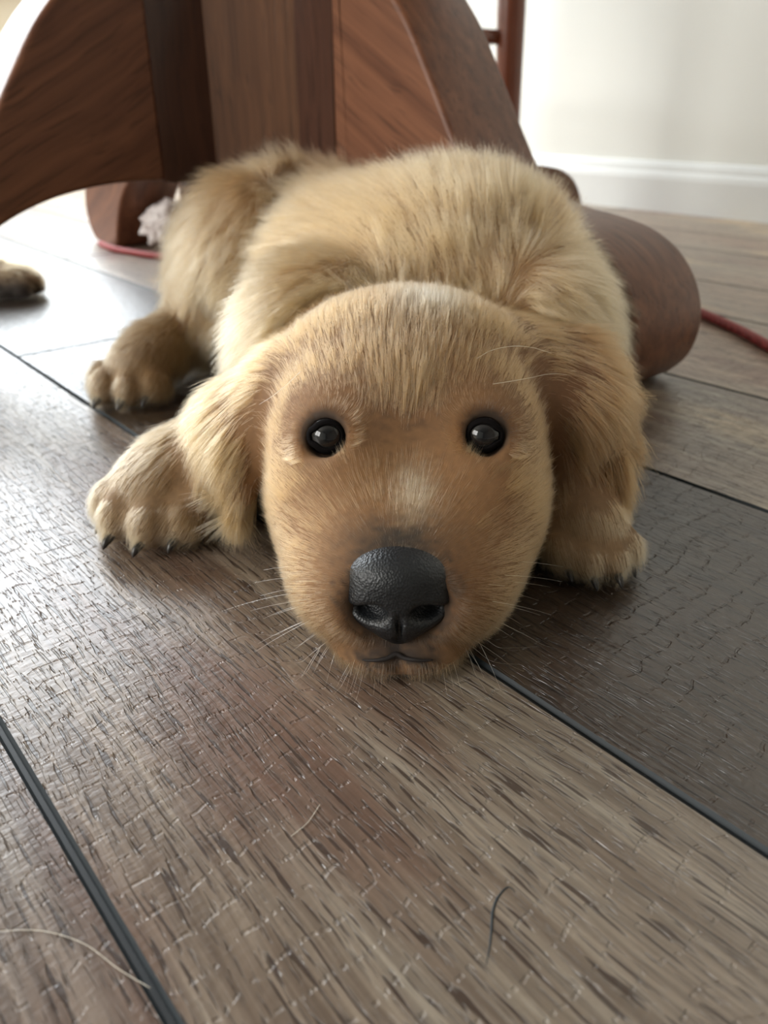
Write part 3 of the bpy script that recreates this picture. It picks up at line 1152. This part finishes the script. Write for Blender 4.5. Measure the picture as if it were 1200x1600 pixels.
for e in EYES:
    bm = bmesh.new()
    bmesh.ops.create_uvsphere(bm, u_segments=32, v_segments=20, radius=0.0066)
    eo = link_bm('eye', bm, M_EYE, puppy, True)
    eo.location = e
    tocam = (Vector((0, 0, CAM_H)) - Vector(e)).normalized()
    # pupil looks a little above the horizontal, towards the viewer (object -Y)
    eo.rotation_euler = tocam.to_track_quat('-Y', 'Z').to_euler()
    sg = -1 if e[0] < X0 else 1
    pts, nn = [], 28
    for q in range(nn):
        an = 2 * math.pi * q / nn
        rx, rzz = 0.0053, 0.0050
        x, z = rx * math.cos(an), rzz * math.sin(an)
        if math.cos(an) * sg > 0.8:
            x += sg * 0.0010
        if z > 0:
            z *= 0.92
        y = -math.sqrt(max(0.0069 ** 2 - x * x - z * z, 1e-9))
        pts.append(Vector((x, y, z)))
    Vt, Ft = [], []
    sgm = 8
    for q in range(nn):
        pq = pts[q]
        out = Vector((pq.x, 0, pq.z)).normalized()
        nr = pq.normalized()
        tn = (pts[(q + 1) % nn] - pts[q - 1]).normalized()
        bn = nr.cross(tn)
        for w in range(sgm):
            aw = 2 * math.pi * w / sgm
            Vt.append(pq + nr * math.cos(aw) * 0.0006 + bn * math.sin(aw) * 0.0013)
    for q in range(nn):
        for w in range(sgm):
            Ft.append((q * sgm + w, q * sgm + (w + 1) % sgm, ((q + 1) % nn) * sgm + (w + 1) % sgm, ((q + 1) % nn) * sgm + w))
    link_mesh('eyelid', Vt, Ft, M_LID, eo, True)

# nose leather
t = NT('nose_leather')
tc = t.n('TexCoord')
vo = t.n('TexVoronoi', Vector=tc.outputs['Object'], Scale=1300.0)
bp = t.n('Bump', Strength=0.45, Distance=0.0004, Height=vo.outputs['Distance'])
nz = t.noise(tc.outputs['Object'], 200.0, 3)
c = t.mix(nz, (0.004, 0.005, 0.006), (0.010, 0.011, 0.013))
M_NOSE = t.done(t.n('BsdfPrincipled', Base_Color=c, Roughness=0.42, Normal=bp.outputs[0]))
K = dict(length=0, flow=(0, 0, 1), col=GOLD)
nx = 0.0045
npr = [Ell('dome', (nx, 0.1985, 0.0345), (0.0170, 0.0130, 0.0090), (-12, 0, 0), k=0.004, **K),
       Ell('front', (nx, 0.1945, 0.0275), (0.0135, 0.0100, 0.0105), k=0.006, **K),
       Ell('low', (nx, 0.1945, 0.0225), (0.0110, 0.0090, 0.0078), k=0.006, **K),
       Ell('wing', (nx - 0.0108, 0.1960, 0.0275), (0.0062, 0.0095, 0.0080), (0, 0, 20), k=0.004, **K),
       Ell('wing', (nx + 0.0108, 0.1960, 0.0275), (0.0062, 0.0095, 0.0080), (0, 0, -20), k=0.004, **K),
       Cap('septum', (nx, 0.1905, 0.022), (nx, 0.1925, 0.0130), 0.0045, 0.0018, k=0.006, **K)]
ncv = [Ell('nostril', (nx - 0.0080, 0.1860, 0.0266), (0.0042, 0.0075, 0.0028), (0, -14, 25), k=0.0025, **K),
       Ell('nostril', (nx + 0.0080, 0.1860, 0.0266), (0.0042, 0.0075, 0.0028), (0, 14, -25), k=0.0025, **K),
       Cap('slit', (nx - 0.0115, 0.1865, 0.0255), (nx - 0.0168, 0.1925, 0.0270), 0.0011, 0.0007, k=0.002, **K),
       Cap('slit', (nx + 0.0115, 0.1865, 0.0255), (nx + 0.0168, 0.1925, 0.0270), 0.0011, 0.0007, k=0.002, **K),
       Cap('groove', (nx, 0.1838, 0.0265), (nx, 0.1885, 0.010), 0.0008, 0.0008, k=0.002, **K)]
nv, nf = build_sdf(npr, (-0.018, 0.180, 0.006), (0.027, 0.218, 0.050), 0.0006, ncv)
nv = relax(nv, nf, 2)
nose = link_mesh('nose', nv.tolist(), nf.tolist(), M_NOSE, puppy, True)
tag(nose, 'black leathery nose with a wet sheen')
# dark line of the lips
M_LIP = plain('dark_lip', (0.012, 0.008, 0.007), 0.7)
lip = catmull([Vector(q) + (Vector((0, 0, CAM_H)) - Vector(q)).normalized() * 0.0007 for q in LIPS], 3)
V, F = tube_mesh(lip, [0.0002 + 0.0006 * math.sin(math.pi * (i + 0.5) / len(lip)) for i in range(len(lip))], 8)
link_mesh('lip', V, F, M_LIP, puppy, True)

# claws: dark, short and curved, at the toes that show
M_CLAW = plain('dark_claw', (0.020, 0.016, 0.014), 0.3)


def claw(base, d, L=0.0055, r=0.0021):
    d = Vector(d).normalized()
    pts = [Vector(base) + d * (L * s) + Vector((0, 0, -1)) * (L * 0.55 * s * s) for s in (0, 0.3, 0.6, 0.85, 1.0)]
    for q in pts:
        q.z = max(q.z, 0.0008)
    V, F = tube_mesh(pts, [r, r * 0.95, r * 0.75, r * 0.45, r * 0.1], 10)
    return link_mesh('claw', V, F, M_CLAW, puppy, True)


for dx, dy in ((-0.0125, -0.0145), (0.001, -0.0205), (0.0140, -0.0175), (-0.0195, -0.002)):
    b = Vector((-0.093 + dx, 0.292 + dy, 0.009))
    claw(b + Vector((-0.004, -0.010, -0.002)), (-0.4, -0.9, -0.1))
for dx, dy in ((-0.0105, -0.013), (-0.0025, -0.0180), (0.0070, -0.0165), (0.0140, -0.0090)):
    b = Vector((0.0785 + dx, 0.265 + dy, 0.007))
    claw(b + Vector((0.001, -0.009, -0.001)), (0.15, -0.95, -0.1), 0.0045, 0.0016)
for dx, dy in ((-0.021, -0.004), (-0.015, -0.018), (0.000, -0.022), (0.013, -0.017)):
    b = Vector((-0.149 + dx, 0.456 + dy, 0.010))
    claw(b + Vector((-0.003, -0.010, -0.002)), (-0.25, -0.9, -0.1), 0.0065, 0.0026)

# whiskers
rg = np.random.default_rng(21)
wh, wr = [], []
for s in (-1, 1):
    for q in range(15):
        row, colm = q % 5, q // 5
        root = np.array([nx + s * (0.015 + 0.0035 * colm + rg.uniform(-0.002, 0.002)), 0.199 + 0.006 * colm + rg.uniform(-0.002, 0.002), 0.012 + 0.0042 * row])
        d = nrm(np.array([s * (0.85 + 0.1 * colm), -0.35 + 0.12 * colm, -0.45 + 0.20 * row + rg.uniform(-0.15, 0.15)]))
        L = rg.uniform(0.018, 0.036)
        sp = np.linspace(0, 1, 8)[:, None]
        pt = root + L * (d * sp + np.array([s * 0.05, 0.30, -0.55]) * 0.5 * sp * sp)
        pt[:, 2] = np.maximum(pt[:, 2], 0.0010)
        wh.append(pt)
        wr.append(0.00008 * np.linspace(1, 0.25, 8))
for q in range(26):                                   # short chin bristles
    x = rg.uniform(-0.026, 0.026)
    root = np.array([nx + x, 0.189 + abs(x) * 0.35, rg.uniform(0.004, 0.012)])
    d = nrm(np.array([x * 22 + rg.normal() * 0.15, -1.0, -0.35]))
    sp = np.linspace(0, 1, 8)[:, None]
    pt = root + rg.uniform(0.007, 0.018) * (d * sp + np.array([0, 0, -0.5]) * 0.5 * sp * sp)
    pt[:, 2] = np.maximum(pt[:, 2], 0.0009)
    wh.append(pt)
    wr.append(0.00006 * np.linspace(1, 0.2, 8))


def pixel_hair(pix, y0, y1):
    a = [np.array(at_y(px, py, y0 + (y1 - y0) * i / (len(pix) - 1))) for i, (px, py) in enumerate(pix)]
    cc = catmull([Vector(v) for v in a], 4)
    idx = np.linspace(0, len(cc) - 1, 8).round().astype(int)
    return np.array([cc[i] for i in idx])


for pix, y0, y1 in (([(745, 560), (775, 545), (820, 541), (862, 552)], 0.243, 0.258), ([(770, 600), (820, 592), (860, 584), (886, 586)], 0.243, 0.262),
                    ([(470, 580), (435, 612), (405, 632)], 0.25, 0.262)):
    wh.append(pixel_hair(pix, y0, y1))
    wr.append(0.00010 * np.linspace(1, 0.35, 8))
wc = np.tile(np.array([[0.85, 0.74, 0.55]]), (len(wh), 1))
whisk = make_curves('whiskers', np.array(wh), np.array(wr), wc, fur_material('pale_whisker', 0.3, 0.9), puppy)
tag(whisk, 'pale thin whiskers', kind='stuff')

# ------------------------------------------------------------------ the other dog, whose paw shows beside the table leg
BLK = (0.020, 0.018, 0.017)
TAN = (0.42, 0.26, 0.12)
pp = at_z(22, 469)
dprims = []


def D_(cls, *a, **kw):
    kw.setdefault('length', 0.010)
    kw.setdefault('den', 1.0)
    kw.setdefault('k', 0.012)
    dprims.append(cls('dog', *a, **kw))


bx_, by_ = pp.x, pp.y
D_(Ell, (bx_ - 0.012, by_ + 0.012, 0.017), (0.030, 0.024, 0.016), flow=(1, -0.1, -0.3), col=TAN)
for dx, dy, z in ((0.012, -0.010, 0.012), (0.018, 0.006, 0.0125), (0.012, 0.020, 0.012), (-0.004, -0.014, 0.012)):
    D_(Ell, (bx_ + dx - 0.008, by_ + dy + 0.008, z), (0.014, 0.0095, 0.0115), flow=(1, -0.1, -0.4), col=BLK if dy < -0.005 else TAN, k=0.004, length=0.005)
D_(Cap, (bx_ - 0.03, by_ + 0.012, 0.022), (bx_ - 0.20, by_ + 0.0, 0.040), 0.018, 0.028, flow=(1, 0, -0.2), col=TAN)
D_(Ell, (bx_ - 0.29, by_ - 0.02, 0.075), (0.10, 0.075, 0.072), flow=(-0.8, 0, -0.4), col=BLK, k=0.03, length=0.016)
D_(Ell, (bx_ - 0.43, by_ - 0.05, 0.072), (0.11, 0.08, 0.070), flow=(-0.8, 0, -0.4), col=BLK, k=0.03, length=0.016)
D_(Cap, (bx_ - 0.25, by_ - 0.06, 0.03), (bx_ - 0.14, by_ - 0.10, 0.018), 0.026, 0.018, flow=(1, -0.3, -0.2), col=TAN)
D_(Ell, (bx_ - 0.19, by_ - 0.03, 0.135), (0.05, 0.047, 0.045), flow=(-1, 0, 0), col=BLK, k=0.02, length=0.008)
D_(Ell, (bx_ - 0.145, by_ - 0.04, 0.122), (0.036, 0.024, 0.020), flow=(-1, 0, 0), col=TAN, k=0.012, length=0.005)
for s in (-1, 1):
    D_(Ell, (bx_ - 0.205, by_ - 0.03 + s * 0.045, 0.125), (0.022, 0.008, 0.032), flow=(0, 0, -1), col=BLK, k=0.008, length=0.010)
D_(Cap, (bx_ - 0.53, by_ - 0.05, 0.05), (bx_ - 0.66, by_ - 0.02, 0.018), 0.016, 0.009, flow=(-1, 0, 0), col=BLK)
dv, df = build_sdf(dprims, (bx_ - 0.70, by_ - 0.16, -0.006), (bx_ + 0.05, by_ + 0.09, 0.20), 0.0035)
dv = relax(dv, df, 2)
dcen = np.array([bx_ - 0.10, by_ - 0.04, 0.12])


def dog_col(P, Nn, col, rg):
    # dark front and sole of the paw, tan top
    d = P - np.array([bx_, by_, 0])
    w = np.clip(2.2 - P[:, 2] / 0.010 + 25 * (-d[:, 1] - 0.0), 0, 1) * (d[:, 0] > -0.06)
    col = mixc(col, 0.85 * w, (0.022, 0.020, 0.020))
    for (a, b_, c_) in ((-0.015, 0.004, 0.030), (0.006, 0.018, 0.022)):
        col = mixc(col, 0.9 * gauss(d, (a, b_, c_), (0.006, 0.006, 0.008)), BLK)
    return col


_, _, dc = prim_fields(dprims, dv, flow_center=dcen)
dc = dog_col(dv, None, dc, None)
dog = body_object('dog', dv, df, dc, M_SKIN)
tag(dog, 'black and tan dog with one forepaw stretched out beside the table leg', 'dog')
fp, fr, fc = grow_fur(dv, df, dprims, 26000, 5, dcen, dog_col, lambda P, L: L, lambda P, Nn, rg: P[:, 2] > 0.003, rad=0.00016,
                      pref=lambda C: np.where(C[:, 0] > bx_ - 0.08, 10.0, 1.0))
dfur = make_curves('fur', fp, fr, fc, M_FUR, dog)
tag(dfur, kind='stuff')
bm = bmesh.new()
bmesh.ops.create_uvsphere(bm, u_segments=16, v_segments=10, radius=0.010)
for v in bm.verts:
    v.co = Vector((v.co.x * 0.8 + bx_ - 0.110, v.co.y * 1.2 + by_ - 0.04, v.co.z + 0.127))
link_bm('nose', bm, M_NOSE, dog, True)
for s in (-1, 1):
    bm = bmesh.new()
    bmesh.ops.create_uvsphere(bm, u_segments=16, v_segments=10, radius=0.007)
    for v in bm.verts:
        v.co += Vector((bx_ - 0.150, by_ - 0.035 + s * 0.022, 0.150))
    link_bm('eye', bm, M_EYE, dog, True)

# ------------------------------------------------------------------ crumpled cloth under the table
t = NT('pinkish_white_cloth')
tc = t.n('TexCoord')
nz = t.noise(tc.outputs['Object'], 45.0, 3)
c = t.mix(nz, (0.70, 0.60, 0.58), (0.88, 0.85, 0.83))
M_CLOTH = t.done(t.n('BsdfPrincipled', Base_Color=c, Roughness=0.85))
cpos = at_z(262, 392)
cpos = Vector((cpos.x + 0.008, cpos.y + 0.008, 0))
bm = bmesh.new()
bmesh.ops.create_icosphere(bm, subdivisions=5, radius=1.0)
from mathutils import noise as mnoise
for v in bm.verts:
    q = v.co.normalized()
    rdg = abs(mnoise.noise(q * 2.3 + Vector((3, 1, 2)))) * 0.45 + abs(mnoise.noise(q * 5.0)) * 0.2
    k_ = 0.80 + rdg
    v.co = Vector((q.x * 0.036 * k_, q.y * 0.032 * k_, max(0.029 + q.z * 0.030 * k_, 0.0006)))
cl = link_bm('crumpled_cloth', bm, M_CLOTH, None, True)
cl.location = cpos
tag(cl, 'small crumpled pinkish white cloth on the floor under the table column', 'cloth')

# ------------------------------------------------------------------ shed hairs on the planks
M_HAIR = plain('shed_hair', (0.72, 0.66, 0.55), 0.4)
for pix, lab in (([(-20, 1458), (60, 1455), (130, 1475), (185, 1515), (235, 1545)], 'long pale shed hair curving over the bluish plank joint'),
                 ([(500, 1258), (482, 1285), (465, 1300), (455, 1308)], 'short pale shed hair kinked on the middle plank')):
    pts = catmull([at_z(a, b_) + Vector((0, 0, 0.0003)) for a, b_ in pix], 6)
    V, F = tube_mesh(pts, 0.00008, 6)
    h = link_mesh('shed_hair', V, F, M_HAIR, None, True)
    tag(h, lab, 'hair')

# ------------------------------------------------------------------ a dark crack pressed into the middle plank
crack_pts = catmull([at_z(px, py) - Vector((0, 0, 0.0001)) for px, py in ((806, 1395), (794, 1386), (778, 1402), (770, 1424), (768, 1450), (765, 1480), (759, 1510))], 5)
V, F = tube_mesh(crack_pts, [0.0001 + 0.00025 * math.sin(math.pi * (i + 0.5) / len(crack_pts)) for i in range(len(crack_pts))], 8)
ck = link_mesh('grain_crack', V, F, M_EDGE, floor, True)
ck.matrix_parent_inverse = Matrix.Rotation(room_rz, 4, 'Z').inverted()
